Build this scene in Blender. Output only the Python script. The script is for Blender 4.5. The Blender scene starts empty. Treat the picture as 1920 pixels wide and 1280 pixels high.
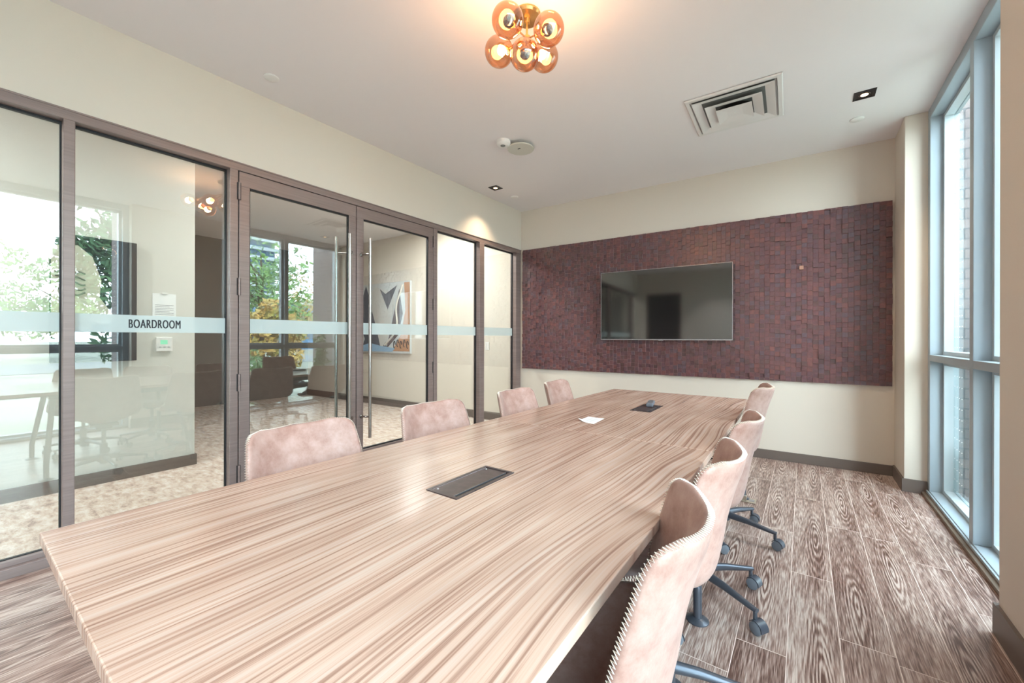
import bpy, math, random
from mathutils import Vector, Matrix, noise as mnoise
random.seed(7)
R = math.radians
C = bpy.context.scene.collection
sc = bpy.context.scene

# ------------------------------------------------------------------ camera
cd = bpy.data.cameras.new('camera'); cam = bpy.data.objects.new('camera', cd); C.objects.link(cam)
cd.sensor_width = 36; cd.lens = 758.3 / 1920 * 36
cd.shift_x = -9.7 / 1920; cd.shift_y = -6.9 / 1920
cd.clip_start = 0.02; cd.clip_end = 500
cam.matrix_world = Matrix.Translation((0, 0, 1.2)) @ Matrix.Rotation(R(35.351), 4, 'Z') @ Matrix.Rotation(R(90), 4, 'X') @ Matrix.Rotation(R(0.118), 4, 'Z')
sc.camera = cam
sc.view_settings.view_transform = 'Standard'; sc.view_settings.look = 'None'
sc.view_settings.gamma = 1; sc.view_settings.use_curve_mapping = False
sc.view_settings.exposure = 1.4
# ------------------------------------------------------------------ sky
w = bpy.data.worlds.new('world'); sc.world = w; w.use_nodes = True
wn = w.node_tree; bgn = wn.nodes['Background']
tc = wn.nodes.new('ShaderNodeTexCoord'); nz = wn.nodes.new('ShaderNodeTexNoise'); nz.inputs['Scale'].default_value = 2.2
nz.inputs['Detail'].default_value = 5
cr = wn.nodes.new('ShaderNodeValToRGB'); cr.color_ramp.elements[0].position = .4; cr.color_ramp.elements[1].position = .62
cr.color_ramp.elements[0].color = (.80, .90, 1, 1); cr.color_ramp.elements[1].color = (1, 1, 1, 1)
wn.links.new(tc.outputs['Generated'], nz.inputs['Vector']); wn.links.new(nz.outputs['Fac'], cr.inputs['Fac'])
wn.links.new(cr.outputs['Color'], bgn.inputs['Color']); bgn.inputs['Strength'].default_value = 7.0

def area(name, loc, rot, sx, sy, power=0, portal=False, col=(1, 1, 1)):
    l = bpy.data.lights.new(name, 'AREA'); l.shape = 'RECTANGLE'; l.size = sx; l.size_y = sy; l.energy = power; l.color = col
    if portal: l.cycles.is_portal = True
    o = bpy.data.objects.new(name, l); o.location = loc; o.rotation_euler = rot; C.objects.link(o); return o
# sky portals in the two window openings (they only guide sampling of the sky)
area('sky_portal', (.97, 3.42, 1.5), (0, R(90), 0), 2.9, 1.9, 1, True)
area('sky_portal', (.97, -.22, 1.5), (0, R(90), 0), 2.9, 3.2, 1, True)

# ------------------------------------------------------------------ materials
def lin(c):
    return tuple(((v / 255) / 12.92 if v / 255 <= .04045 else ((v / 255 + .055) / 1.055) ** 2.4) for v in c) + (1,)
def new(name):
    m = bpy.data.materials.new(name); m.use_nodes = True; return m, m.node_tree, m.node_tree.nodes['Principled BSDF']
def plain(name, c, rough=.5, metal=0, noise=0, nscale=8, bump=0, bscale=60, spec=.5, c2=None, vec=None):
    m, t, b = new(name); b.inputs['Roughness'].default_value = rough; b.inputs['Metallic'].default_value = metal
    b.inputs['Specular IOR Level'].default_value = spec
    N = t.nodes; L = t.links; b.inputs['Base Color'].default_value = lin(c)
    tcn = N.new('ShaderNodeTexCoord'); src = tcn.outputs['Object']
    if vec:
        mp = N.new('ShaderNodeMapping'); mp.inputs['Scale'].default_value = vec; L.new(src, mp.inputs['Vector']); src = mp.outputs['Vector']
    if noise or c2:
        n = N.new('ShaderNodeTexNoise'); n.inputs['Scale'].default_value = nscale; n.inputs['Detail'].default_value = 6; L.new(src, n.inputs['Vector'])
        r = N.new('ShaderNodeValToRGB'); r.color_ramp.elements[0].position = .35; r.color_ramp.elements[1].position = .65
        if c2 is None:
            lo = tuple(max(0, v * (1 - noise)) for v in c); hi = tuple(min(255, v * (1 + noise)) for v in c)
        else: lo, hi = c, c2
        r.color_ramp.elements[0].color = lin(lo); r.color_ramp.elements[1].color = lin(hi)
        L.new(n.outputs['Fac'], r.inputs['Fac']); L.new(r.outputs['Color'], b.inputs['Base Color'])
    if bump:
        n2 = N.new('ShaderNodeTexNoise'); n2.inputs['Scale'].default_value = bscale; n2.inputs['Detail'].default_value = 4; L.new(src, n2.inputs['Vector'])
        bp = N.new('ShaderNodeBump'); bp.inputs['Strength'].default_value = bump; bp.inputs['Distance'].default_value = .005
        L.new(n2.outputs['Fac'], bp.inputs['Height']); L.new(bp.outputs['Normal'], b.inputs['Normal'])
    return m
def emit(name, c, s):
    m, t, b = new(name); b.inputs['Base Color'].default_value = lin(c); b.inputs['Emission Color'].default_value = lin(c); b.inputs['Emission Strength'].default_value = s; return m
def glass(name, tint=(250, 255, 253), ior=1.5, boost=1.0, base=0.0, rough=0.0):
    m, t, b = new(name); N = t.nodes; L = t.links; N.remove(b)
    out = N['Material Output']; tr = N.new('ShaderNodeBsdfTransparent'); tr.inputs['Color'].default_value = lin(tint)
    gl = N.new('ShaderNodeBsdfGlossy'); gl.inputs['Roughness'].default_value = rough
    lw = N.new('ShaderNodeLayerWeight'); lw.inputs['Blend'].default_value = .5
    f0 = ((ior - 1) / (ior + 1)) ** 2 * boost + base
    pw = N.new('ShaderNodeMath'); pw.operation = 'POWER'; pw.inputs[1].default_value = 5; L.new(lw.outputs['Facing'], pw.inputs[0])
    mu = N.new('ShaderNodeMath'); mu.operation = 'MULTIPLY_ADD'; mu.inputs[1].default_value = 1 - f0; mu.inputs[2].default_value = f0; mu.use_clamp = True
    mx = N.new('ShaderNodeMixShader'); L.new(pw.outputs[0], mu.inputs[0]); L.new(mu.outputs[0], mx.inputs[0])
    L.new(tr.outputs[0], mx.inputs[1]); L.new(gl.outputs[0], mx.inputs[2]); L.new(mx.outputs[0], out.inputs['Surface'])
    return m

M = {}
M['ceiling'] = plain('ceiling_paint', (236, 231, 232), .9, spec=.2)
M['wall'] = plain('wall_paint', (216, 206, 194), .85, spec=.25, bump=.05, bscale=220)
M['wall2'] = plain('corridor_paint', (214, 212, 206), .85, spec=.25)
M['base'] = plain('baseboard_paint', (108, 96, 90), .45)
M['bronze'] = plain('bronze_frame', (140, 122, 118), .38, metal=.25, noise=.04, nscale=3, bump=.04, bscale=30, vec=(1, 1, 30))
M['dark_gap'] = plain('black_gasket', (28, 26, 30), .6)
M['alu'] = plain('window_aluminium', (164, 177, 186), .4, metal=.15)
M['alu_light'] = plain('window_sash_aluminium', (186, 198, 204), .4, metal=.05)
M['track'] = plain('floor_track', (128, 112, 98), .4, metal=.3)
M['steel'] = plain('brushed_steel', (178, 172, 168), .22, metal=1)
M['gunmetal'] = plain('gunmetal_leg', (92, 96, 106), .32, metal=.6)
M['caster'] = plain('caster_rubber', (112, 118, 128), .45)
M['caster_hood'] = plain('caster_hood', (62, 66, 76), .35)
M['black'] = plain('black_plastic', (32, 30, 34), .35)
M['white'] = plain('white_plastic', (232, 230, 228), .45)
M['white_metal'] = plain('white_enamel', (228, 224, 222), .4)
M['duct'] = plain('duct_inside', (120, 124, 124), .5, metal=.4)
M['paper'] = plain('paper_white', (242, 243, 244), .8)
M['ink'] = plain('printed_ink', (150, 155, 160), .8)
M['ink_dark'] = plain('black_lettering', (30, 28, 36), .6)
M['lcd'] = emit('green_lcd', (120, 196, 160), .35)
M['brass'] = plain('brushed_brass', (200, 188, 172), .3, metal=.8)
M['gold'] = plain('satin_gold', (214, 170, 112), .25, metal=.9)
M['box_lid'] = plain('table_box_lid', (88, 74, 74), .35, metal=.4, noise=.1, nscale=40)
M['underside'] = plain('table_underside', (54, 44, 40), .7)
M['thread'] = plain('cream_thread', (238, 226, 212), .7)
M['silver'] = plain('silver_edge', (188, 186, 192), .3, metal=.9)
M['screen'] = plain('tv_screen', (26, 26, 26), .06, spec=.8); M['screen'].node_tree.nodes['Principled BSDF'].inputs['IOR'].default_value = 1.85
M['glass'] = glass('partition_glass', (240, 246, 245), 1.5, 1.6, .055)
M['wglass'] = glass('window_glass', (236, 246, 248), 1.45)
M['amber'] = glass('amber_glass', (236, 196, 160), 1.5, 1.5, .15)
M['bulb'] = emit('warm_bulb', (255, 206, 140), 12)
M['bulb_dark'] = plain('silver_bowl', (120, 104, 92), .12, metal=1)
M['led'] = emit('downlight_led', (255, 206, 150), 5)
M['leaf'] = plain('leaf_green', (70, 112, 52), .5, c2=(128, 160, 84), nscale=1.2)
M['leaf_dark'] = plain('leaf_dark', (44, 78, 48), .5, c2=(86, 122, 74), nscale=1.2)
M['leaf_gold'] = plain('leaf_gold', (150, 140, 60), .5, c2=(200, 150, 80), nscale=1.2)
M['bark'] = plain('bark', (92, 78, 66), .9, noise=.2)
M['grass'] = plain('lawn_grass', (128, 128, 116), .9, c2=(156, 154, 142), nscale=.8)
M['tarmac'] = plain('tarmac', (120, 122, 126), .9, noise=.06)
M['tower'] = plain('tower_concrete', (196, 200, 204), .7)
M['tower_glass'] = plain('tower_glazing', (96, 118, 138), .25)
M['bluewall'] = plain('blue_cladding', (96, 138, 178), .5)

m, t, b = new('carpet'); M['carpet'] = m; N = t.nodes; L = t.links
tcn = N.new('ShaderNodeTexCoord'); mp = N.new('ShaderNodeMapping'); mp.inputs['Scale'].default_value = (1, 2.2, 1); L.new(tcn.outputs['Object'], mp.inputs['Vector'])
n1 = N.new('ShaderNodeTexNoise'); n1.inputs['Scale'].default_value = 8; n1.inputs['Detail'].default_value = 10; n1.inputs['Roughness'].default_value = .78; L.new(mp.outputs['Vector'], n1.inputs['Vector'])
r1 = N.new('ShaderNodeValToRGB'); e = r1.color_ramp.elements; e[0].position = .36; e[0].color = lin((150, 130, 124)); e[1].position = .62; e[1].color = lin((220, 210, 206))
x = e.new(.48); x.color = lin((198, 178, 164)); L.new(n1.outputs['Fac'], r1.inputs['Fac']); L.new(r1.outputs['Color'], b.inputs['Base Color']); b.inputs['Roughness'].default_value = .95

m, t, b = new('frosted_film'); M['film'] = m; N = t.nodes; L = t.links
b.inputs['Base Color'].default_value = lin((214, 224, 224)); b.inputs['Roughness'].default_value = .6; b.inputs['Alpha'].default_value = .58

m, t, b = new('leather'); M['leather'] = m; N = t.nodes; L = t.links
tcn = N.new('ShaderNodeTexCoord')
n1 = N.new('ShaderNodeTexNoise'); n1.inputs['Scale'].default_value = 13; n1.inputs['Detail'].default_value = 9; n1.inputs['Roughness'].default_value = .7; L.new(tcn.outputs['Object'], n1.inputs['Vector'])
r1 = N.new('ShaderNodeValToRGB'); e = r1.color_ramp.elements; e[0].position = .34; e[0].color = lin((158, 118, 107)); e[1].position = .68; e[1].color = lin((188, 155, 146))
x = e.new(.5); x.color = lin((176, 140, 129)); L.new(n1.outputs['Fac'], r1.inputs['Fac']); L.new(r1.outputs['Color'], b.inputs['Base Color'])
b.inputs['Roughness'].default_value = .46; b.inputs['Specular IOR Level'].default_value = .3; b.inputs['Sheen Weight'].default_value = .15
n2 = N.new('ShaderNodeTexNoise'); n2.inputs['Scale'].default_value = 160; n2.inputs['Detail'].default_value = 3; L.new(tcn.outputs['Object'], n2.inputs['Vector'])
bp = N.new('ShaderNodeBump'); bp.inputs['Strength'].default_value = .12; bp.inputs['Distance'].default_value = .003; L.new(n2.outputs['Fac'], bp.inputs['Height']); L.new(bp.outputs['Normal'], b.inputs['Normal'])

# veneer of the table: long grain lines along Y that swirl slowly
m, t, b = new('table_veneer'); M['veneer'] = m; N = t.nodes; L = t.links
tcn = N.new('ShaderNodeTexCoord'); sep = N.new('ShaderNodeSeparateXYZ'); L.new(tcn.outputs['Object'], sep.inputs[0])
def math_(op, a, b_=None, c_=None, NN=None, LL=None):
    n = NN.new('ShaderNodeMath'); n.operation = op
    for i, v in enumerate((a, b_, c_)):
        if v is None: continue
        if isinstance(v, (int, float)): n.inputs[i].default_value = v
        else: LL.new(v, n.inputs[i])
    return n.outputs[0]
mp = N.new('ShaderNodeMapping'); mp.inputs['Scale'].default_value = (1.6, .55, 1); L.new(tcn.outputs['Object'], mp.inputs['Vector'])
nl = N.new('ShaderNodeTexNoise'); nl.inputs['Scale'].default_value = 1.3; nl.inputs['Detail'].default_value = 1.5; nl.inputs['Roughness'].default_value = .45; L.new(mp.outputs['Vector'], nl.inputs['Vector'])
# the swirls grow towards the window side and the far end of each top
gx = math_('MULTIPLY_ADD', sep.outputs['X'], .13, .095, N, L); gx = math_('MAXIMUM', gx, .05, NN=N, LL=L)
gx = math_('MULTIPLY', gx, math_('MAXIMUM', math_('MULTIPLY_ADD', sep.outputs['Y'], .35, 1.0, N, L), .5, NN=N, LL=L), NN=N, LL=L)
ph = math_('MULTIPLY', math_('SUBTRACT', nl.outputs['Fac'], .5, NN=N, LL=L), gx, NN=N, LL=L)
ux = math_('MULTIPLY_ADD', ph, 1.5, sep.outputs['X'], N, L)
cmb = N.new('ShaderNodeCombineXYZ'); L.new(ux, cmb.inputs[0]); L.new(math_('MULTIPLY', sep.outputs['Y'], .007, NN=N, LL=L), cmb.inputs[1])
f1 = N.new('ShaderNodeTexNoise'); f1.inputs['Scale'].default_value = 125; f1.inputs['Detail'].default_value = 3; f1.inputs['Roughness'].default_value = .6; L.new(cmb.outputs[0], f1.inputs['Vector'])
r1 = N.new('ShaderNodeValToRGB'); e = r1.color_ramp.elements; e[0].position = .34; e[0].color = lin((158, 123, 107)); e[1].position = .68; e[1].color = lin((208, 184, 171))
x = e.new(.44); x.color = lin((188, 153, 136)); x = e.new(.49); x.color = lin((204, 172, 153)); L.new(f1.outputs['Fac'], r1.inputs['Fac'])
cm2 = N.new('ShaderNodeCombineXYZ'); L.new(ux, cm2.inputs[0]); L.new(math_('MULTIPLY', sep.outputs['Y'], .3, NN=N, LL=L), cm2.inputs[1])
f2 = N.new('ShaderNodeTexNoise'); f2.inputs['Scale'].default_value = 9; f2.inputs['Detail'].default_value = 2; L.new(cm2.outputs[0], f2.inputs['Vector'])
r2 = N.new('ShaderNodeValToRGB'); e = r2.color_ramp.elements; e[0].position = .35; e[0].color = (.86, .82, .80, 1); e[1].position = .65; e[1].color = (1, 1, 1, 1); L.new(f2.outputs['Fac'], r2.inputs['Fac'])
mx = N.new('ShaderNodeMixRGB'); mx.blend_type = 'MULTIPLY'; mx.inputs[0].default_value = 1; L.new(r1.outputs['Color'], mx.inputs[1]); L.new(r2.outputs['Color'], mx.inputs[2])
L.new(mx.outputs[0], b.inputs['Base Color']); b.inputs['Roughness'].default_value = .22; b.inputs['Specular IOR Level'].default_value = .6

# limed-oak look floor boards along Y with pale joints
m, t, b = new('floor_boards'); M['floor'] = m; N = t.nodes; L = t.links
def mm(op, a, b_=None, c_=None): return math_(op, a, b_, c_, N, L)
tcn = N.new('ShaderNodeTexCoord'); sep = N.new('ShaderNodeSeparateXYZ'); L.new(tcn.outputs['Object'], sep.inputs[0])
PW, PL = .169, 1.2
u_ = mm('DIVIDE', mm('ADD', sep.outputs['X'], 8.45 + .052), PW); iu = mm('FLOOR', u_); fu = mm('FRACT', u_)
wno = N.new('ShaderNodeTexWhiteNoise'); wno.noise_dimensions = '1D'; L.new(iu, wno.inputs['W'])
v_ = mm('ADD', mm('DIVIDE', mm('ADD', sep.outputs['Y'], 12.1), PL), wno.outputs['Value']); iv = mm('FLOOR', v_); fv = mm('FRACT', v_)
idc = N.new('ShaderNodeCombineXYZ'); L.new(iu, idc.inputs[0]); L.new(iv, idc.inputs[1])
wn2 = N.new('ShaderNodeTexWhiteNoise'); wn2.noise_dimensions = '3D'; L.new(idc.outputs[0], wn2.inputs['Vector'])
sepc = N.new('ShaderNodeSeparateColor'); L.new(wn2.outputs['Color'], sepc.inputs[0])
# local board coordinates around a wandering heart
gxx = mm('MULTIPLY', mm('SUBTRACT', fu, mm('MULTIPLY_ADD', sepc.outputs[0], .5, .25)), PW)
gyy = mm('MULTIPLY', mm('SUBTRACT', fv, mm('MULTIPLY_ADD', sepc.outputs[1], .6, .2)), PL * .10)
gc = N.new('ShaderNodeCombineXYZ'); L.new(gxx, gc.inputs[0]); L.new(gyy, gc.inputs[1]); L.new(mm('MULTIPLY', wn2.outputs['Value'], 7), gc.inputs[2])
dn = N.new('ShaderNodeTexNoise'); dn.inputs['Scale'].default_value = 14; dn.inputs['Detail'].default_value = 2; L.new(gc.outputs[0], dn.inputs['Vector'])
ln = N.new('ShaderNodeVectorMath'); ln.operation = 'LENGTH'; g2 = N.new('ShaderNodeCombineXYZ'); L.new(gxx, g2.inputs[0]); L.new(gyy, g2.inputs[1]); L.new(g2.outputs[0], ln.inputs[0])
rad = mm('MULTIPLY_ADD', dn.outputs['Fac'], .05, ln.outputs['Value'])
ring = mm('MULTIPLY_ADD', mm('SINE', mm('MULTIPLY', rad, 600)), .5, .5)
fg = N.new('ShaderNodeCombineXYZ'); L.new(mm('ADD', sep.outputs['X'], mm('MULTIPLY', dn.outputs['Fac'], .02)), fg.inputs[0]); L.new(mm('MULTIPLY', sep.outputs['Y'], .05), fg.inputs[1]); L.new(mm('MULTIPLY', wn2.outputs['Value'], 3), fg.inputs[2])
fn = N.new('ShaderNodeTexNoise'); fn.inputs['Scale'].default_value = 240; fn.inputs['Detail'].default_value = 2; L.new(fg.outputs[0], fn.inputs['Vector'])
bn = N.new('ShaderNodeTexNoise'); bn.inputs['Scale'].default_value = 16; bn.inputs['Detail'].default_value = 3; L.new(gc.outputs[0], bn.inputs['Vector'])
gr = mm('ADD', mm('MULTIPLY', mm('SUBTRACT', ring, .5), mm('MAXIMUM', mm('MULTIPLY_ADD', ln.outputs['Value'], -9, .62), .05)), mm('MULTIPLY_ADD', fn.outputs['Fac'], 1.2, .08))
gr = mm('ADD', gr, mm('MULTIPLY', mm('SUBTRACT', bn.outputs['Fac'], .5), .9))
gr = mm('ADD', gr, mm('MULTIPLY', mm('SUBTRACT', sepc.outputs[2], .5), .18))
r1 = N.new('ShaderNodeValToRGB'); e = r1.color_ramp.elements; e[0].position = .38; e[0].color = lin((96, 70, 62)); e[1].position = .98; e[1].color = lin((196, 178, 168))
x = e.new(.68); x.color = lin((150, 124, 114)); L.new(gr, r1.inputs['Fac'])
jx = mm('LESS_THAN', mm('MINIMUM', fu, mm('SUBTRACT', 1, fu)), .0012 / PW); jy = mm('LESS_THAN', mm('MINIMUM', fv, mm('SUBTRACT', 1, fv)), .0012 / PL)
mx = N.new('ShaderNodeMixRGB'); L.new(mm('MAXIMUM', jx, jy), mx.inputs[0]); L.new(r1.outputs['Color'], mx.inputs[1]); mx.inputs[2].default_value = lin((226, 208, 198))
L.new(mx.outputs[0], b.inputs['Base Color']); b.inputs['Roughness'].default_value = .34
bp = N.new('ShaderNodeBump'); bp.inputs['Strength'].default_value = .15; bp.inputs['Distance'].default_value = .002; L.new(gr, bp.inputs['Height']); L.new(bp.outputs['Normal'], b.inputs['Normal'])

m, t, b = new('white_brick'); M['brick'] = m; N = t.nodes; L = t.links
tcn = N.new('ShaderNodeTexCoord'); sep = N.new('ShaderNodeSeparateXYZ'); L.new(tcn.outputs['Object'], sep.inputs[0]); cb = N.new('ShaderNodeCombineXYZ')
ad = N.new('ShaderNodeMath'); ad.operation = 'ADD'; L.new(sep.outputs['X'], ad.inputs[0]); L.new(sep.outputs['Y'], ad.inputs[1]); L.new(ad.outputs[0], cb.inputs[0]); L.new(sep.outputs['Z'], cb.inputs[1])
bk = N.new('ShaderNodeTexBrick'); L.new(cb.outputs[0], bk.inputs['Vector']); bk.inputs['Scale'].default_value = 1; bk.inputs['Brick Width'].default_value = .24; bk.inputs['Row Height'].default_value = .075; bk.inputs['Mortar Size'].default_value = .006
bk.inputs['Color1'].default_value = lin((140, 122, 118)); bk.inputs['Color2'].default_value = lin((126, 110, 108)); bk.inputs['Mortar'].default_value = lin((84, 76, 78)); L.new(bk.outputs['Color'], b.inputs['Base Color']); b.inputs['Roughness'].default_value = .8

WOODS = [plain('wood_block_' + n, c, .30, noise=.10, nscale=30, spec=.8) for n, c in
         (('maroon', (100, 62, 64)), ('plum', (92, 60, 66)), ('umber', (86, 58, 58)), ('rust', (110, 66, 64)), ('slate', (90, 68, 76)))]
WOOD_EDGE = plain('wood_block_worn_edge', (150, 112, 112), .35, spec=.8)
WOOD_TAN = plain('bare_block', (178, 132, 112), .5)

# ------------------------------------------------------------------ mesh helpers
class MB:
    def __init__(s): s.v = []; s.f = []; s.m = []; s.mats = []
    def mi(s, m):
        if m not in s.mats: s.mats.append(m)
        return s.mats.index(m)
    def add(s, vs, fs, m):
        o = len(s.v); k = s.mi(m); s.v += [tuple(q) for q in vs]; s.f += [tuple(i + o for i in f) for f in fs]; s.m += [k] * len(fs); return s
    def box(s, x0, x1, y0, y1, z0, z1, m):
        vs = [(x, y, z) for x in (x0, x1) for y in (y0, y1) for z in (z0, z1)]
        return s.add(vs, [(0, 1, 3, 2), (4, 6, 7, 5), (0, 4, 5, 1), (2, 3, 7, 6), (0, 2, 6, 4), (1, 5, 7, 3)], m)
    def prism(s, poly, z0, z1, m):
        n = len(poly); vs = [(x, y, z0) for x, y in poly] + [(x, y, z1) for x, y in poly]
        return s.add(vs, [tuple(range(n - 1, -1, -1)), tuple(range(n, 2 * n))] + [(i, (i + 1) % n, n + (i + 1) % n, n + i) for i in range(n)], m)
    def tube(s, pts, r, m, n=12, cap=True):
        pts = [Vector(p) for p in pts]; rs = r if isinstance(r, (list, tuple)) else [r] * len(pts)
        vs = []; fs = []; prev = None
        for i, p in enumerate(pts):
            d = (pts[min(i + 1, len(pts) - 1)] - pts[max(i - 1, 0)]).normalized()
            if prev is None: a = d.orthogonal().normalized()
            else:
                a = prev - d * prev.dot(d)
                a = a.normalized() if a.length > 1e-6 else d.orthogonal().normalized()
            prev = a; bb = d.cross(a)
            for k in range(n):
                q = 2 * math.pi * k / n; vs.append(p + (a * math.cos(q) + bb * math.sin(q)) * rs[i])
        for i in range(len(pts) - 1):
            for k in range(n): fs.append((i * n + k, i * n + (k + 1) % n, (i + 1) * n + (k + 1) % n, (i + 1) * n + k))
        if cap: fs += [tuple(range(n - 1, -1, -1)), tuple(range((len(pts) - 1) * n, len(pts) * n))]
        return s.add(vs, fs, m)
    def lathe(s, prof, c, m, n=32, axis=None):
        q = Matrix.Identity(3) if axis is None else Vector((0, 0, 1)).rotation_difference(Vector(axis)).to_matrix()
        c = Vector(c); vs = []; fs = []
        for r, z in prof:
            for k in range(n): a = 2 * math.pi * k / n; vs.append(c + q @ Vector((r * math.cos(a), r * math.sin(a), z)))
        for i in range(len(prof) - 1):
            for k in range(n): fs.append((i * n + k, i * n + (k + 1) % n, (i + 1) * n + (k + 1) % n, (i + 1) * n + k))
        if prof[0][0] > 1e-5: fs.append(tuple(range(n - 1, -1, -1)))
        if prof[-1][0] > 1e-5: fs.append(tuple(range((len(prof) - 1) * n, len(prof) * n)))
        return s.add(vs, fs, m)
    def sphere(s, c, r, m, n=24, k=12, sc3=(1, 1, 1)):
        vs = []; fs = []; c = Vector(c)
        for i in range(k + 1):
            a = math.pi * i / k
            for j in range(n): q = 2 * math.pi * j / n; vs.append((c.x + r * sc3[0] * math.sin(a) * math.cos(q), c.y + r * sc3[1] * math.sin(a) * math.sin(q), c.z + r * sc3[2] * math.cos(a)))
        for i in range(k):
            for j in range(n): fs.append((i * n + j, (i + 1) * n + j, (i + 1) * n + (j + 1) % n, i * n + (j + 1) % n))
        return s.add(vs, fs, m)
    def build(s, name, parent=None, smooth=False, bevel=0, loc=None, rot=None):
        me = bpy.data.meshes.new(name); me.from_pydata(s.v, [], s.f); me.update()
        for q in s.mats: me.materials.append(q)
        me.polygons.foreach_set('material_index', s.m)
        if smooth:
            me.polygons.foreach_set('use_smooth', [True] * len(me.polygons)); me.set_sharp_from_angle(angle=R(40))
        o = bpy.data.objects.new(name, me); C.objects.link(o)
        if parent is not None: o.parent = parent
        if loc is not None: o.location = loc
        if rot is not None: o.rotation_euler = rot
        if bevel:
            bm = o.modifiers.new('bevel', 'BEVEL'); bm.width = bevel; bm.segments = 2; bm.limit_method = 'ANGLE'
        return o
def tag(o, label, cat, group=None, kind=None):
    o['label'] = label; o['category'] = cat
    if group: o['group'] = group
    if kind: o['kind'] = kind
    return o
def empty(name, loc=(0, 0, 0), rz=0):
    o = bpy.data.objects.new(name, None); o.location = loc; o.rotation_euler = (0, 0, rz); o.empty_display_size = .1; C.objects.link(o); return o
def struct(o, label=None, cat=None):
    o['kind'] = 'structure'
    if label: o['label'] = label
    if cat: o['category'] = cat
    return o
def copy_tree(o, parent=None):
    c = o.copy(); C.objects.link(c)
    if parent is not None: c.parent = parent
    for ch in [q for q in KIDS.get(o.name, [])]: copy_tree(ch, c)
    return c
KIDS = {}
def index_kids():
    KIDS.clear()
    for o in C.objects:
        if o.parent: KIDS.setdefault(o.parent.name, []).append(o)

CH = 2.951          # ceiling height
GX = -3.211         # room face of the glass partition
SK = math.atan(.044)
FO = Vector((GX, 4.618, 0))      # far wall origin; local +x runs along the wall, local -y into the room
def fw(s, d, z=0):  # point of the far wall frame in world space
    return FO + Vector((math.cos(SK) * s + math.sin(SK) * d, math.sin(SK) * s - math.cos(SK) * d, z))

# ------------------------------------------------------------------ setting
struct(MB().box(GX - .05, .95, -3.0, 5.0, -.1, 0, M['floor']).build('floor'), 'limed oak look plank floor with pale joints', 'floor')
struct(MB().box(-8.6, GX - .05, -3.6, 5.1, -.1, 0, M['carpet']).build('floor_corridor'), 'mottled beige carpet beyond the glass partition', 'floor')
struct(MB().box(-3.35, .85, -3.0, 5.0, CH, CH + .1, M['ceiling']).build('ceiling'), 'plain white painted ceiling', 'ceiling')
struct(MB().box(-8.6, -3.35, -3.6, 5.1, CH, CH + .1, M['ceiling']).build('ceiling_corridor'), 'white ceiling over the corridor', 'ceiling')
struct(MB().box(-3.35, GX, -3.0, 4.8, 2.416, CH, M['wall']).build('wall_left'), 'beige wall band above the glass partition', 'wall')
struct(MB().box(-5.4, 3.86, 0, .15, 0, CH, M['wall']).build('wall_far', loc=FO, rot=(0, 0, SK)), 'beige far wall behind the wood block panel', 'wall')
# column at the far right corner and the pier in front of the window
struct(MB().box(.645, .93, 4.37, 4.95, 0, CH, M['wall']).build('wall_right_column', bevel=.004), 'cream column between far wall and window', 'wall')
struct(MB().box(.645, .93, 1.40, 2.465, 0, CH, M['wall']).build('wall_right_pier', bevel=.004), 'beige pier at the right edge of the window', 'wall')
struct(MB().box(.645, .93, -3.0, -1.8, 0, CH, M['wall']).build('wall_right'), 'beige wall right of the camera', 'wall')
bw = MB(); bw.box(-3.35, -2.95, -2.15, -2.0, 0, CH, M['wall']); bw.box(-2.05, .65, -2.15, -2.0, 0, CH, M['wall']); bw.box(-2.95, -2.05, -2.15, -2.0, 2.4, CH, M['wall'])
struct(bw.build('wall_back'), 'beige wall behind the camera', 'wall')
d = struct(empty('door_3', (-2.5, -2.1, 0)), 'dark door in the back wall', 'door')
MB().box(-.41, .41, -.02, .02, 0, 2.36, plain('dark_door', (70, 62, 60), .4)).build('leaf', d)
fr = MB(); fr.box(-.45, -.41, -.05, .1, 0, 2.4, M['bronze']); fr.box(.41, .45, -.05, .1, 0, 2.4, M['bronze']); fr.box(-.41, .41, -.05, .1, 2.36, 2.4, M['bronze']); fr.build('frame', d)
MB().tube([(.34, .05, 1.0), (.22, .05, 1.0)], .01, M['steel']).tube([(.34, .02, 1.0), (.34, .055, 1.0)], .012, M['steel']).build('door_handle', d)
struct(MB().box(-4.85, -4.70, -3.5, 1.355, 0, CH, M['wall2']).build('wall_corridor'), 'pale wall beyond the glass partition', 'wall')
struct(MB().box(-8.6, -8.5, -3.5, 4.5, 0, CH, plain('painted_dim_wall', (104, 98, 94), .85)).build('wall_corridor_end'), 'distant wall of the open area', 'wall')  # dimness of the open area put into the colour, so glass reflections dominate
struct(MB().box(-8.6, -3.35, -3.6, -3.5, 0, CH, M['wall2']).build('wall_corridor_back'), 'wall at the near end of the corridor', 'wall')
# baseboards
BH = .10
def bboard(name, o): return struct(o, 'dark taupe baseboard', 'baseboard')
bboard('', MB().box(0.0, 3.86, -.014, 0, 0, BH * .9, M['base']).build('baseboard_far', loc=FO, rot=(0, 0, SK), bevel=.002))
bboard('', MB().box(-5.3, -.13, -.014, 0, 0, .12, M['base']).build('baseboard_corridor_far', loc=FO, rot=(0, 0, SK), bevel=.002))
bboard('', MB().box(.631, .645, 4.3701, 4.77, 0, BH, M['base']).box(.631, .775, 4.356, 4.37, 0, BH, M['base']).build('baseboard_column'))
bboard('', MB().box(.631, .645, 1.39, 2.4649, 0, .125, M['base']).box(.631, .775, 2.465, 2.479, 0, .125, M['base']).build('baseboard_pier'))
bboard('', MB().box(-4.70, -4.685, -3.5, 1.3549, 0, .10, M['base']).box(-4.85, -4.685, 1.355, 1.37, 0, .10, M['base']).build('baseboard_corridor'))
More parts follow.
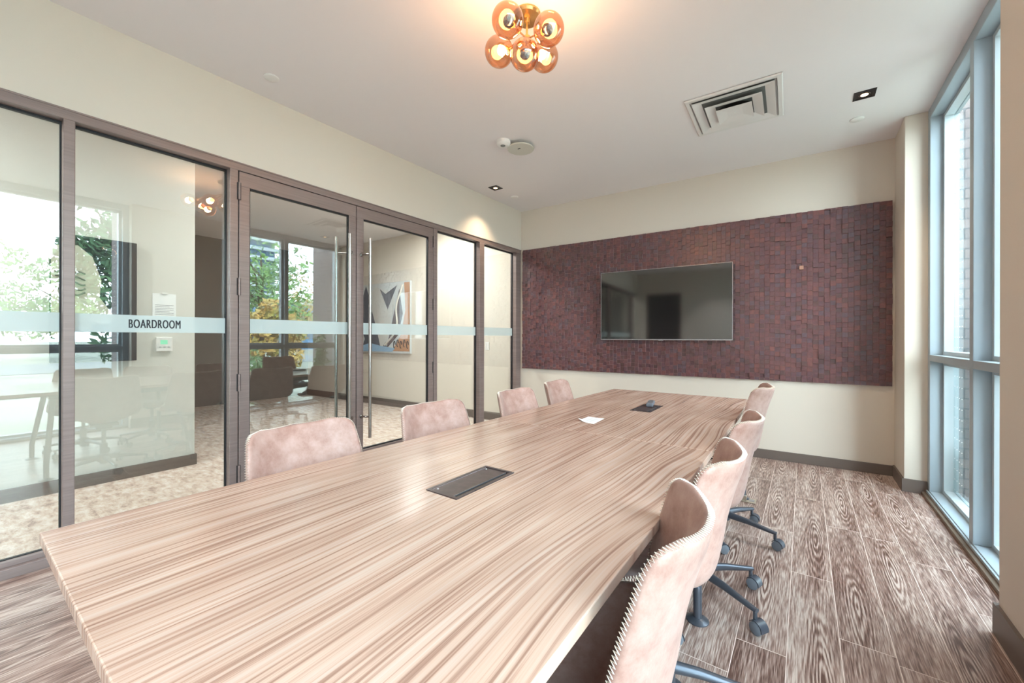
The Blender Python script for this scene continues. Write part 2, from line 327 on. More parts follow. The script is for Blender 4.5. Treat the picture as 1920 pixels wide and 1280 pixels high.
bboard('', MB().box(-2.05, .63, -2.0, -1.986, 0, BH, M['base']).build('baseboard_back'))

# ------------------------------------------------------------------ glass partition
PB = GX - .10   # back of the frame
tr = MB(); tr.box(PB, GX, -3.0, 4.62, 2.362, 2.416, M['bronze']); tr.box(PB - .01, GX + .006, -3.0, 4.62, 2.408, 2.418, M['bronze'])
struct(tr.build('trim_1', bevel=.002), 'bronze metal head rail of the glass partition', 'trim')
tr = MB(); tr.box(PB, GX, -3.0, 1.173, 0, .05, M['bronze']); tr.box(PB, GX, 2.991, 4.606, 0, .05, M['bronze']); tr.box(PB + .01, GX - .03, -3.0, 1.12, .05, .077, M['bronze']); tr.box(PB + .01, GX - .03, 3.045, 4.5, .05, .077, M['bronze'])
struct(tr.build('trim_2', bevel=.002), 'bronze metal sill rail of the glass partition', 'trim')
FZ0, FZ1 = 1.228, 1.331
def post(i, y0, y1, lab):
    o = MB().box(PB, GX, y0, y1, 0, 2.362, M['bronze']); o.box(GX - .075, GX - .062, y0 - .006, y1 + .006, .05, 2.36, M['dark_gap'])
    struct(o.build('trim_%d' % i, bevel=.003), lab, 'trim')
post(3, .356, .400, 'bronze partition post nearest the camera')
post(4, 1.121, 1.171, 'bronze door post left of the double doors')
post(5, 2.993, 3.045, 'bronze door post right of the double doors')
post(6, 3.74, 3.826, 'bronze partition post between the two far panes')
post(7, 4.500, 4.610, 'bronze partition post against the far wall')
post(8, -1.62, -1.57, 'bronze partition post behind the camera')
def pane(i, y0, y1, lab):
    r = struct(empty('window_%d' % i, (GX - .07, (y0 + y1) / 2, .05)), lab, 'window'); h = (y1 - y0) / 2
    MB().box(-.005, .005, -h, h, .027, 2.312, M['glass']).build('pane', r)
    MB().box(.0054, .0062, -h + .004, h - .004, FZ0 - .05, FZ1 - .05, M['film']).build('frosted_band', r)
    g = MB(); g.box(-.012, .012, -h, h, 2.30, 2.312, M['dark_gap']); g.box(-.012, .012, -h, h, .02, .03, M['dark_gap']); g.box(-.012, .012, -h, -h + .006, .03, 2.3, M['dark_gap']); g.box(-.012, .012, h - .006, h, .03, 2.3, M['dark_gap']); g.build('gasket', r)
    return r
pane(1, -1.57, .356, 'fixed glass pane at the left edge of the photo')
w2 = pane(2, .400, 1.121, 'fixed glass pane with the BOARDROOM lettering')
pane(3, 3.045, 3.74, 'fixed glass pane right of the double doors')
pane(4, 3.826, 4.500, 'fixed glass pane next to the far wall')
pane(5, -2.99, -1.62, 'fixed glass pane behind the camera')
# lettering
tcu = bpy.data.curves.new('boardroom_text', 'FONT'); tcu.body = 'BOARDROOM'; tcu.size = .066; tcu.extrude = .0004; tcu.space_character = 1.12; tcu.align_x = 'CENTER'
to = bpy.data.objects.new('tmp_text', tcu); C.objects.link(to); bpy.context.view_layer.update()
tm = bpy.data.meshes.new_from_object(to.evaluated_get(bpy.context.evaluated_depsgraph_get())); C.objects.unlink(to); bpy.data.objects.remove(to)
xs = [v.co.x for v in tm.vertices]; wd = max(xs) - min(xs); ys = [v.co.y for v in tm.vertices]; ht = max(ys) - min(ys)
for v in tm.vertices: v.co = Vector((v.co.x * .243 / wd, (v.co.y - min(ys)) * .052 / ht, v.co.z))
import bmesh
bt_ = bmesh.new()
for dx_ in (-.0013, 0, .0013):
    q0 = len(bt_.verts); bt_.from_mesh(tm); bt_.verts.ensure_lookup_table()
    for v in bt_.verts[q0:]: v.co.x += dx_; v.co.z += dx_ * .05
bt_.to_mesh(tm); bt_.free()
tm.materials.append(M['ink_dark'])
lt = bpy.data.objects.new('lettering', tm); C.objects.link(lt); lt.parent = w2; lt.location = (.0075, .747 - .7605, 1.254 - .05); lt.rotation_euler = (R(90), 0, R(90)); lt['label'] = 'black BOARDROOM lettering on the frosted band'

def door(i, y0, y1, hinge, hy, lab):
    r = struct(empty('door_%d' % i, (GX, (y0 + y1) / 2, 0)), lab, 'door'); h = (y1 - y0) / 2 - .002; s = .066
    f = MB(); f.box(-.045, 0, -h, h, 2.257, 2.356, M['bronze']); f.box(-.045, 0, -h, h, .008, .20, M['bronze'])
    f.box(-.045, 0, -h, -h + s, .2, 2.257, M['bronze']); f.box(-.045, 0, h - s, h, .2, 2.257, M['bronze']); f.build('door_frame', r, bevel=.002)
    g = MB(); a = h - s
    g.box(-.034, -.010, -a, a, 2.247, 2.257, M['dark_gap']); g.box(-.034, -.010, -a, a, .20, .21, M['dark_gap']); g.box(-.034, -.010, -a, -a + .006, .2, 2.257, M['dark_gap']); g.box(-.034, -.010, a - .006, a, .2, 2.257, M['dark_gap']); g.build('gasket', r)
    MB().box(-.027, -.017, -a + .003, a - .003, .205, 2.25, M['glass']).build('pane', r)
    MB().box(-.0165, -.0158, -a + .006, a - .006, FZ0, FZ1, M['film']).build('frosted_band', r)
    for z in (.19, .825, 1.493, 2.157):
        yy = hinge * (h + .002); MB().tube([(.008, yy, z), (.008, yy, z + .119)], .008, M['bronze'], 10).box(-.002, .004, yy - .012, yy + .012, z, z + .119, M['dark_gap']).build('hinge', r, smooth=True)
    mid = (y0 + y1) / 2; st = -hinge * (h - .045); hb = hy - mid
    for sx in (1, -1):
        x0 = 0 if sx > 0 else -.045; x1 = x0 + .08 * sx
        hb_ = MB(); hb_.tube([(x1, hb, .315), (x1, hb, 2.078)], .0135, M['steel'], 16)
        for z in (.50, 1.935):
            hb_.tube([(x1, hb, z), (x0 + .045 * sx, st * .6 + hb * .4, z), (x0, st, z)], .009, M['steel'], 10); hb_.tube([(x0, st, z), (x0 + .008 * sx, st, z)], .018, M['steel'], 14)
        hb_.build('pull_handle', r, smooth=True)
    return r
door(1, 1.175, 2.080, -1, 1.968, 'left leaf of the glass double doors')
door(2, 2.084, 2.989, 1, 2.165, 'right leaf of the glass double doors')

# ------------------------------------------------------------------ exterior windows
def ext_window(i, y0, y1, mull, lab, seam=True):
    r = struct(empty('window_%d' % i, (.777, (y0 + y1) / 2, 0)), lab, 'window'); c = (y0 + y1) / 2
    X0, X1, XG = 0, .07, .125
    f = MB(); A = M['alu']
    f.box(X0, .15, y0 - c, y0 - c + .06, 0, CH, A); f.box(X0, .15, y1 - c - .06, y1 - c, 0, CH, A)
    f.box(X0, .15, y0 - c + .06, y1 - c - .06, CH - .075, CH, A); f.box(X0, .15, y0 - c + .06, y1 - c - .06, 0, .045, A)
    for q in mull: f.box(X0 - .002, .15, q - c - .03, q - c + .03, .045, CH - .075, A)
    f.build('frame', r, bevel=.003)
    f = MB(); f.box(X0 - .001, .15, y0 - c + .06, y1 - c - .06, 1.030, 1.078, M['track' if False else 'alu']); f.build('transom', r, bevel=.003)
    ed = [y0 + .06] + [v for q in mull for v in (q - .03, q + .03)] + [y1 - .06]
    for k in range(0, len(ed), 2):
        for z0, z1 in ((.045, 1.03), (1.078, CH - .075)):
            a, b_ = ed[k] - c, ed[k + 1] - c; S = M['alu_light']; f = MB(); q = .028
            f.box(X1, .148, a, a + q, z0, z1, S); f.box(X1, .148, b_ - q, b_, z0, z1, S); f.box(X1, .148, a + q, b_ - q, z0, z0 + q, S); f.box(X1, .148, a + q, b_ - q, z1 - q, z1, S)
            so = f.build('sash', r, bevel=.002)
            MB().box(XG - .004, XG + .004, a + q, b_ - q, z0 + q, z1 - q, M['wglass']).build('pane', so)
            dots = MB(); n = 0; ys_ = a + q + .035
            D = M['white']
            for e_, sg in ((a + q, 1), (b_ - q, -1)):
                for j in range(4):
                    yy = e_ + sg * (.03 + j * .055); zz = z0 + q + .03
                    while zz < z1 - q:
                        dots.box(XG - .0055, XG - .0042, yy - .003, yy + .003, zz - .003, zz + .003, D); zz += .075
            dots.build('glass_dots', so)['label'] = 'rows of small pale dots on the pane'
    f = MB(); f.box(-.035, 0, y0 - c - .02, y1 - c - .01, 0, .022, M['track']); f.box(-.012, 0, y0 - c - .02, y1 - c - .01, .022, .04, M['alu']); f.build('floor_track', r, bevel=.002)
    return r
ext_window(6, 2.465, 4.37, [3.37], 'tall aluminium window beside the column')
ext_window(7, -1.80, 1.40, [.12, -.85], 'tall aluminium window right of the camera')

# ------------------------------------------------------------------ outside
struct(MB().box(.95, 160, -60, 160, -.35, -.15, M['grass']).build('ground'), 'lawn outside the windows', 'ground')
struct(MB().box(16, 24, -60, 160, -.15, -.13, M['tarmac']).build('road'), 'road beyond the lawn', 'road')
o = MB().box(.93, 1.75, 1.40, 2.44, -.15, 4.2, M['brick']).build('wall_outside_pier'); struct(o, 'brown brick pier outside between the windows', 'wall')
o = MB().box(.93, 1.9, 4.42, 5.4, -.15, 4.2, M['brick']).build('wall_outside_far'); struct(o, 'brown brick wall outside beyond the window', 'wall')
o = MB().box(.93, 1.2, -3.6, -1.8, -.15, 4.2, M['brick']).build('wall_outside_near'); struct(o, 'brick wall outside near the camera', 'wall')
o = MB().box(-3.4, .93, -3.6, -3.0, -.15, 4.2, M['brick']).build('wall_outside_back'); struct(o, 'outer wall of the next bay', 'wall')

def crown(center, rad, n, leaf, size, seed):
    rd = random.Random(seed); mb = MB(); k = mb.mi(leaf)
    blobs = [(Vector((rd.gauss(0, .42), rd.gauss(0, .42), rd.gauss(0, .42))), rd.uniform(.28, .55)) for _ in range(16)]
    for _ in range(n):
        bc, br = rd.choice(blobs)
        dv = Vector((rd.gauss(0, 1), rd.gauss(0, 1), rd.gauss(0, 1))).normalized() * br * rd.uniform(.75, 1.05)
        p = bc + dv; p = Vector((center[0] + p.x * rad[0], center[1] + p.y * rad[1], center[2] + p.z * rad[2]))
        a = Vector((rd.gauss(0, 1), rd.gauss(0, 1), rd.gauss(0, 1))).normalized(); b2 = a.orthogonal().normalized(); s_ = size * rd.uniform(.6, 1.3)
        o = len(mb.v); mb.v += [tuple(p - a * s_), tuple(p + b2 * s_ * .45), tuple(p + a * s_), tuple(p - b2 * s_ * .45)]; mb.f.append((o, o + 1, o + 2, o + 3)); mb.m.append(k)
    return mb
def tree(x, y, h, r, leaf, seed, label, n=2600, size=.16):
    rt = empty('tree', (x, y, -.15)); tag(rt, label, 'tree', 'trees outside the windows')
    tk = MB(); tk.tube([(0, 0, 0), (.05, 0, h * .3), (-.05, .05, h * .6), (0, 0, h * .8)], [.16, .13, .08, .03], M['bark'], 10)
    rd = random.Random(seed)
    for i in range(6):
        a = rd.uniform(0, 6.28); z = h * rd.uniform(.3, .65); tk.tube([(0, 0, z), (math.cos(a) * r * .4, math.sin(a) * r * .4, z + h * .12), (math.cos(a) * r * .7, math.sin(a) * r * .7, z + h * .2)], [.06, .04, .015], M['bark'], 6)
    tk.build('trunk', rt, smooth=True)
    crown((0, 0, h * .62), (r, r, h * .42), n, leaf, size, seed).build('foliage', rt)
    return rt
tree(13.5, 3.7, 7.2, 1.3, M['leaf_dark'], 1, 'leafy tree nearest the window, seen reflected over the lettering pane')
tree(17, 9.6, 7.2, 2.4, M['leaf'], 2, 'broad green tree reflected in the left door leaf')
tree(12, 7.6, 2.6, 1.3, M['leaf_gold'], 3, 'low golden tree reflected low in the left door leaf')
tree(30, 4.2, 5.6, 3.0, M['leaf'], 4, 'large green tree across the road reflected at the left edge')
tree(42, 12.0, 6.0, 2.8, M['leaf_dark'], 5, 'dark green tree across the road')
tree(25, -.2, 6.2, 1.3, M['leaf_dark'], 6, 'slim conifer like tree reflected in the first pane')
tree(30, 18, 5.5, 3.2, M['leaf_gold'], 8, 'golden tree across the road below the towers')
for i, (x, y, s) in enumerate(((1.14, 4.19, .13), (1.7, 3.3, .3), (2.7, 3.7, .5))):
    sh = empty('shrub', (x, y, -.15)); tag(sh, ('green shrub against the brick outside the window', 'low green shrub outside the window glass', 'wider shrub on the lawn side outside the window')[i], 'shrub', 'shrubs outside the window')
    crown((0, 0, .75 if i == 0 else .4), (s, s, .75 if i == 0 else .4), 900, M['leaf'], .05, 20 + i).build('foliage', sh)
    st = MB()
    for k in range(5): st.tube([(0, 0, 0), (.05 * math.cos(k * 1.3), .05 * math.sin(k * 1.3), .7 if i == 0 else .4)], [.01, .005], M['bark'], 5)
    st.build('stem', sh)
def tower(x, y, wx, wy, h, fl, lab):
    rt = empty('tower_block', (x, y, -.15)); tag(rt, lab, 'building', 'towers on the skyline')
    MB().box(-wx / 2, wx / 2, -wy / 2, wy / 2, 0, h, M['tower_glass']).build('wall', rt)
    s_ = MB(); k = 0
    while k * fl < h: s_.box(-wx / 2 - 1.2, wx / 2 + 1.2, -wy / 2 - 1.2, wy / 2 + 1.2, k * fl, k * fl + fl * .35, M['tower']); k += 1
    s_.build('balcony_slabs', rt)
tower(120, 76, 10, 9, 62, 3.1, 'slim pale tower with stacked balconies')
tower(150, 62, 10, 9, 90, 3.1, 'taller pale tower left of the slim one')
o = empty('low_building', (44, 25, -.15)); tag(o, 'low blue clad building across the road', 'building')
MB().box(-4, 4, -4, 5, 0, 5, M['bluewall']).build('wall', o); MB().box(-4.3, 4.3, -4.3, 5.3, 5, 5.4, M['tower']).build('roof', o); MB().box(-4.06, -4, -3, 4, 1.2, 3.6, M['tower_glass']).build('window', o)

# ------------------------------------------------------------------ wood block panel and TV
rt = empty('wood_block_panel', FO, SK); tag(rt, 'dark maroon wall panel of small raised square wood blocks', 'wall panel')
MB().box(.035, 3.842, -.012, 0, .782, 2.408, WOODS[1]).build('backing', rt)
bl = MB(); ncol = 88; cw = (3.842 - .035) / ncol; rd = random.Random(3)
for i in range(ncol):
    x0 = .035 + i * cw; z = .782; off = rd.uniform(0, .045); first = True
    while z < 2.408 - .004:
        z1 = min(2.408, z + (off + .01 if first else .0452)); first = False
        dd = .016 + rd.choice((0, .003, .006, .010, .014)) ; q = random.random
        mt = WOODS[rd.choice((0, 0, 0, 1, 1, 2, 3, 4))]
        bl.box(x0 + .0004, x0 + cw - .0004, -dd, -.012, z + .0004, z1 - .0004, mt); z = z1
bl.mi(WOOD_EDGE); bo = bl.build('blocks', rt, bevel=.0013); bo.modifiers['bevel'].segments = 1; bo.modifiers['bevel'].material = bl.mats.index(WOOD_EDGE)
MB().box(3.175, 3.208, -.034, -.012, 1.858, 1.895, WOOD_TAN).build('bare_block', rt)['label'] = 'one bare tan block'

rt = empty('television', FO, SK); tag(rt, 'flat black wall mounted television on the maroon block panel', 'television')
tx0, tx1, tz0, tz1 = 1.197, 2.615, 1.178, 1.985
MB().box(tx0, tx1, -.078, -.045, tz0, tz1, M['black']).build('body', rt, bevel=.003)
MB().box(tx0 + .007, tx1 - .007, -.0792, -.0785, tz0 + .012, tz1 - .007, M['screen']).build('screen', rt)
f = MB(); f.box(tx0, tx1, -.082, -.078, tz0, tz0 + .010, M['silver']); f.box(tx0, tx1, -.082, -.078, tz1 - .005, tz1, M['silver']); f.box(tx0, tx0 + .006, -.082, -.078, tz0, tz1, M['silver']); f.box(tx1 - .006, tx1, -.082, -.078, tz0, tz1, M['silver']); f.build('bezel', rt)
MB().box((tx0 + tx1) / 2 - .03, (tx0 + tx1) / 2 + .02, -.084, -.07, tz0 - .007, tz0 + .002, M['silver']).build('logo_tab', rt, bevel=.001)
MB().box(tx0 + .4, tx1 - .4, -.045, -.032, 1.35, 1.8, M['black']).build('wall_bracket', rt)

# ------------------------------------------------------------------ tables
TZ = .74
def make_table(name, poly, label, lx, ly, boxy, side):
    rt = empty(name, (0, 0, 0)); tag(rt, label, 'table', 'conference table halves')
    cx = sum(p[0] for p in poly) / 4; cy = sum(p[1] for p in poly) / 4; rt.location = (cx, cy, 0)
    P = [(p[0] - cx, p[1] - cy) for p in poly]
    x0, x1, y0, y1 = boxy; bx = [(x0 - cx), (x1 - cx)]; by = [(y0 - cy), (y1 - cy)]
    top = MB(); t0, t1 = TZ - .026, TZ
    # ring of quads around the cable box opening
    O_ = [(bx[0], by[0]), (bx[1], by[0]), (bx[1], by[1]), (bx[0], by[1])]; vs = []
    for z in (t0, t1): vs += [(a, b_, z) for a, b_ in P] + [(a, b_, z) for a, b_ in O_]
    fs = []
    for k in range(4):
        j = (k + 1) % 4
        fs += [(8 + k, 8 + j, 12 + j, 12 + k), (j, k, 4 + k, 4 + j), (k, j, 8 + j, 8 + k), (4 + j, 4 + k, 12 + k, 12 + j)]
    top.add(vs, fs, M['veneer']); tp = top.build('tabletop', rt, bevel=.0025)
    # dark bevelled underside
    ins = [(a * .985, b_ * .992) for a, b_ in P]
    ul = MB(); ul.prism(ins, TZ - .034, TZ - .0262, M['underside']); ul.build('underside', rt)
    bm = MB(); bm.box(-.06, .06, -ly, ly, .62, .70, M['gunmetal'])
    for s_ in (-1, 1): bm.box(-lx, lx, s_ * ly - .03, s_ * ly + .03, .655, TZ - .034, M['gunmetal'])
    bm.build('beam', rt, bevel=.004)
    for sx in (-1, 1):
        for sy in (-1, 1):
            a = Vector((sx * (lx - .06), sy * ly, .66)); b_ = Vector((sx * .50, sy * (ly + .06), .13)); c_ = Vector((sx * .50, sy * (ly + .06), .012))
            lg = MB(); lg.tube([a, b_ + Vector((0, 0, .01)), b_ - Vector((0, 0, .01)), c_], [.02, .018, .018, .017], M['gunmetal'], 16)
            lg.lathe([(.045, 0), (.045, .004), (.03, .012), (.012, .018), (0, .018)], (c_.x, c_.y, 0), M['gunmetal'], 24); lg.build('leg', rt, smooth=True)
    pb = MB(); w_ = .012
    pb.box(bx[0], bx[1], by[0], by[0] + w_, TZ - .05, TZ + .002, M['box_lid']); pb.box(bx[0], bx[1], by[1] - w_, by[1], TZ - .05, TZ + .002, M['box_lid'])
    pb.box(bx[0], bx[0] + w_, by[0] + w_, by[1] - w_, TZ - .05, TZ + .002, M['box_lid']); pb.box(bx[1] - w_, bx[1], by[0] + w_, by[1] - w_, TZ - .05, TZ + .002, M['box_lid'])
    pb.box(bx[0], bx[1], by[0], by[1], TZ - .054, TZ - .05, M['black']); po = pb.build('power_box', rt); po['label'] = 'dark metal cable box set in the top'
    ld = MB(); ld.box(bx[0] + w_ + .001, bx[1] - w_ - .012, by[0] + w_ + .002, by[1] - w_ - .004, TZ - .003, TZ + .0005, M['box_lid'])
    ld.box(bx[1] - w_ - .0125, bx[1] - w_ - .011, by[0] + w_ + .002, by[1] - w_ - .004, TZ - .003, TZ + .0012, M['silver'])
    ld.box(bx[0] + w_ + .001, bx[0] + w_ + .002, by[0] + w_ + .002, by[1] - w_ - .004, TZ, TZ + .0012, M['silver'])
    for yy in (by[0] + w_ + .014, by[1] - w_ - .014): ld.lathe([(.0035, 0), (.003, .0015), (0, .002)], (bx[0] + w_ + .012, yy, TZ + .0005), M['silver'], 12)
    ld.build('box_lid', po)
    return rt
make_table('conference_table', [(-1.466, .126), (-.292, .126), (-.305, 1.7995), (-1.436, 1.7995)], 'nearer half of the long veneered conference table, with the closed cable box', .32, .42, (-.931, -.805, .838, 1.119), 1)
make_table('conference_table', [(-1.436, 1.8015), (-.305, 1.8015), (-.328, 3.50), (-1.404, 3.50)], 'farther half of the long conference table, carrying the remote and paper', .32, .74, (-.905, -.777, 2.518, 2.800), 1)

# paper and remote
pp = MB(); g = 8; vs = []; P4 = [(-1.020, 2.024), (-.915, 1.997), (-.927, 2.164), (-1.028, 2.168)]
for i in range(g + 1):
    for j in range(g + 1):
        a, b_ = i / g, j / g; x_ = (P4[0][0] * (1 - a) + P4[1][0] * a) * (1 - b_) + (P4[3][0] * (1 - a) + P4[2][0] * a) * b_; y_ = (P4[0][1] * (1 - a) + P4[1][1] * a) * (1 - b_) + (P4[3][1] * (1 - a) + P4[2][1] * a) * b_
        vs.append((x_, y_, TZ + .0012 + .016 * max(0, 1 - (a + b_) * 2.2) ** 1.6))
pp.add(vs, [(i * (g + 1) + j, (i + 1) * (g + 1) + j, (i + 1) * (g + 1) + j + 1, i * (g + 1) + j + 1) for i in range(g) for j in range(g)], M['paper'])
for k in range(5): pp.box(-.995, -.94, 2.05 + k * .018, 2.053 + k * .018, TZ + .0013, TZ + .0016, M['ink'])
o = pp.build('paper_sheet'); sm = o.modifiers.new('thickness', 'SOLIDIFY'); sm.thickness = .0006; tag(o, 'small white paper sheet with a curled corner lying on the table', 'paper')
rt = empty('remote_control', (-.853, 2.775, TZ + .0035)); rt.rotation_euler = (0, 0, R(12)); tag(rt, 'grey remote control lying on the far cable box lid', 'remote')
MB().box(-.022, .022, -.085, .085, .0, .022, plain('remote_grey', (112, 116, 126), .35)).build('body', rt, bevel=.006)
for i in range(3):
    for j in range(5): MB().box(-.017 + i * .0125, -.008 + i * .0125, -.060 + j * .026, -.044 + j * .026, .0195, .0250, M['silver']).build('button', rt)

# ------------------------------------------------------------------ chairs
def cat(ps, n):
    out = []; P = [Vector(ps[0]) * 2 - Vector(ps[1])] + [Vector(p) for p in ps] + [Vector(ps[-1]) * 2 - Vector(ps[-2])]
    seg = len(ps) - 1
    for i in range(n + 1):
        u = i / n * seg; k = min(int(u), seg - 1); f_ = u - k; a, b_, c_, d_ = P[k:k + 4]
        out.append(.5 * ((2 * b_) + (-a + c_) * f_ + (2 * a - 5 * b_ + 4 * c_ - d_) * f_ ** 2 + (-a + 3 * b_ - 3 * c_ + d_) * f_ ** 3))
    return out
def interp(tab, s):
    for (a, va), (b_, vb) in zip(tab, tab[1:]):
        if s <= b_:
            q = (s - a) / (b_ - a); q = q * q * (3 - 2 * q); return va + (vb - va) * q
    return tab[-1][1]
def make_chair():
    rt = empty('office_chair'); DH = 0
    raw = cat([(.250, .428), (.225, .455), (.13, .462), (-.02, .452), (-.12, .452), (-.175, .482), (-.197, .56), (-.214, .66), (-.238, .755), (-.268, .844)], 400)
    ln_ = [0]
    for a, b_ in zip(raw, raw[1:]): ln_.append(ln_[-1] + (b_ - a).length)
    T = ln_[-1]; NR, NC = 56, 28
    # rows spaced denser at both ends for round corners
    ss = [.5 - .5 * math.cos(math.pi * i / NR) for i in range(NR + 1)]; ss = [.35 * a + .65 * (i / NR) for i, a in enumerate(ss)]
    def at(s):
        d_ = s * T; k = 0; lo, hi = 0, len(ln_) - 1
        while hi - lo > 1:
            md = (lo + hi) // 2
            if ln_[md] <= d_: lo = md
            else: hi = md
        q = (d_ - ln_[lo]) / max(1e-9, ln_[hi] - ln_[lo]); return raw[lo].lerp(raw[hi], q)
    W = [(0, .225), (.25, .238), (.45, .235), (.6, .236), (.8, .220), (1, .203)]
    WG = [(0, .012), (.2, .022), (.42, .085), (.52, .105), (.7, .080), (.88, .076), (1, .078)]
    def pos(s, t_):
        c_ = at(s); a = at(max(0, s - .01)); b_ = at(min(1, s + .01)); tg = (b_ - a).normalized(); nr = Vector((tg.y, -tg.x)) # toward the sitter
        if nr.y < 0 and s < .3: nr = -nr
        nr = Vector((-tg.y, tg.x)) if (Vector((-tg.y, tg.x)).dot(Vector((.3, .6))) > 0) else Vector((tg.y, -tg.x))
        d0, d1 = s * T, (1 - s) * T; w_ = interp(W, s); r0, r1 = .07, .055
        if d0 < r0: w_ -= r0 - math.sqrt(max(0, r0 * r0 - (r0 - d0) ** 2))
        if d1 < r1: w_ -= r1 - math.sqrt(max(0, r1 * r1 - (r1 - d1) ** 2))
        g_ = interp(WG, s) * (abs(t_) * w_ / interp(W, s)) ** 2.1 
        return Vector((t_ * w_, c_.x + nr.x * g_, c_.y + nr.y * g_))
    tt = [math.sin((j / NC - .5) * math.pi) * .45 + (j / NC - .5) * 2 * .55 for j in range(NC + 1)]
    G = [[pos(s, t_) for t_ in tt] for s in ss]
    Nn = [[None] * (NC + 1) for _ in ss]
    for i in range(NR + 1):
        for j in range(NC + 1):
            du = G[min(i + 1, NR)][j] - G[max(i - 1, 0)][j]; dv = G[i][min(j + 1, NC)] - G[i][max(j - 1, 0)]
            n_ = dv.cross(du); n_ = n_.normalized() if n_.length > 1e-9 else Vector((0, 0, 1))
            Nn[i][j] = n_
    if Nn[NR // 4][NC // 2].z < 0:
        for i in range(NR + 1):
            for j in range(NC + 1): Nn[i][j] = -Nn[i][j]
    TH = .013
    def pil(i, j):  # padding swells inside the rim
        e_ = min(1, min(min(j, NC - j) / 4, min(i, NR - i) / 5)); return TH * (.62 + .38 * math.sin(e_ * math.pi / 2))
    mb = MB(); vs = []; idx = {}
    for i in range(NR + 1):
        for j in range(NC + 1): idx['a', i, j] = len(vs); vs.append(G[i][j] + Nn[i][j] * pil(i, j))
    for i in range(NR + 1):
        for j in range(NC + 1): idx['b', i, j] = len(vs); vs.append(G[i][j] - Nn[i][j] * pil(i, j))
    fs = []
    for i in range(NR):
        for j in range(NC):
            fs.append((idx['a', i, j], idx['a', i, j + 1], idx['a', i + 1, j + 1], idx['a', i + 1, j])); fs.append((idx['b', i, j], idx['b', i + 1, j], idx['b', i + 1, j + 1], idx['b', i, j + 1]))
    loop = [(0, j) for j in range(NC)] + [(i, NC) for i in range(NR)] + [(NR, j) for j in range(NC, 0, -1)] + [(i, 0) for i in range(NR, 0, -1)]
    mid = []; ctr = []
    for (i, j) in loop:
        ii = min(max(i, 1), NR - 1); jj = min(max(j, 1), NC - 1); out = (G[i][j] - G[ii][jj]); out = out.normalized() if out.length > 1e-9 else Vector((0, 0, 1))
        mid.append(len(vs)); vs.append(G[i][j] + out * .009); ctr.append((G[i][j] + out * .0095, Nn[i][j]))
    L_ = len(loop)
    for k in range(L_):
        k2 = (k + 1) % L_; a = idx[('a',) + loop[k]]; a2 = idx[('a',) + loop[k2]]; b_ = idx[('b',) + loop[k]]; b2 = idx[('b',) + loop[k2]]
        fs.append((a2, a, mid[k], mid[k2])); fs.append((mid[k2], mid[k], b_, b2))
    mb.add(vs, fs, M['leather']); sh = mb.build('seat_shell', rt); me = sh.data
    me.polygons.foreach_set('use_smooth', [True] * len(me.polygons))
    # zigzag stitching along the rim
    pts = [c_[0] for c_ in ctr] + [ctr[0][0]]; nrs = [c_[1] for c_ in ctr] + [ctr[0][1]]; cum = [0]
    for a, b_ in zip(pts, pts[1:]): cum.append(cum[-1] + (b_ - a).length)
    zz = []; step = .0042; k = 0; d_ = 0; sg = 1
    while d_ < cum[-1]:
        while cum[k + 1] < d_: k += 1
        q = (d_ - cum[k]) / max(1e-9, cum[k + 1] - cum[k]); p = pts[k].lerp(pts[k + 1], q); n_ = nrs[k].lerp(nrs[k + 1], q).normalized()
        prv = G[NR // 2][NC // 2]
        zz.append(p + n_ * sg * .0062 - (p - Vector((0, p.y, p.z))).normalized() * .0016 * 0); sg = -sg; d_ += step
    st = MB(); st.tube(zz, .0011, M['thread'], 4, cap=False); st.build('stitching', rt)['label'] = 'cream zigzag stitching'
    # seat plate and gas lift
    pl = MB(); pl.box(-.09, .09, -.10, .12, .405, .425, M['black']); pl.box(-.05, .05, -.06, .06, .38, .405, M['black']); pl.tube([(.09, .03, .412), (.20, .03, .405), (.23, .03, .405)], [.005, .005, .008], M['black'], 8); pl.build('seat_plate', rt, bevel=.003)
    gl = MB(); gl.lathe([(.026, .06), (.026, .24), (.021, .245), (.015, .25), (.015, .385)], (0, 0, 0), M['gunmetal'], 20); gl.build('gas_lift', rt, smooth=True)
    hb = MB(); hb.lathe([(.03, .075), (.045, .085), (.046, .135), (.036, .15), (.026, .152)], (0, 0, 0), M['gunmetal'], 24); hb.build('hub', rt, smooth=True)
    for k in range(5):
        a = k * 2 * math.pi / 5; dx, dy = math.cos(a), math.sin(a)
        lg = MB()
        prof = [(.035, .115, .019, .020), (.15, .108, .016, .016), (.26, .092, .014, .011), (.295, .088, .013, .009)]; vv = []
        for r_, z_, hw, hh in prof:
            for q in range(12):
                an = 2 * math.pi * q / 12; vv.append((r_ * dx - dy * hw * math.cos(an), r_ * dy + dx * hw * math.cos(an), z_ + hh * math.sin(an)))
        ff = [(i * 12 + q, i * 12 + (q + 1) % 12, (i + 1) * 12 + (q + 1) % 12, (i + 1) * 12 + q) for i in range(3) for q in range(12)] + [tuple(range(11, -1, -1)), tuple(range(36, 48))]
        lg.add(vv, ff, M['gunmetal']); lo = lg.build('leg', rt, smooth=True)
        cs = MB(); X, Y = .287 * dx, .287 * dy; an = R(-95) + k * .25; wx, wy = math.cos(an), math.sin(an); ox, oy = -wy * .014, wx * .014
        cs.tube([(X, Y, .09), (X, Y, .052)], .0085, M['gunmetal'], 10)
        for s_ in (-1, 1):
            c0 = (X + ox + wx * s_ * .006, Y + oy + wy * s_ * .006, .026); c1 = (X + ox + wx * s_ * .024, Y + oy + wy * s_ * .024, .026)
            cs.tube([c0, ((c0[0] * .2 + c1[0] * .8), (c0[1] * .2 + c1[1] * .8), .026), c1], [.026, .026, .014], M['caster'], 20)
        # hood over the twin wheels
        hv = []; 
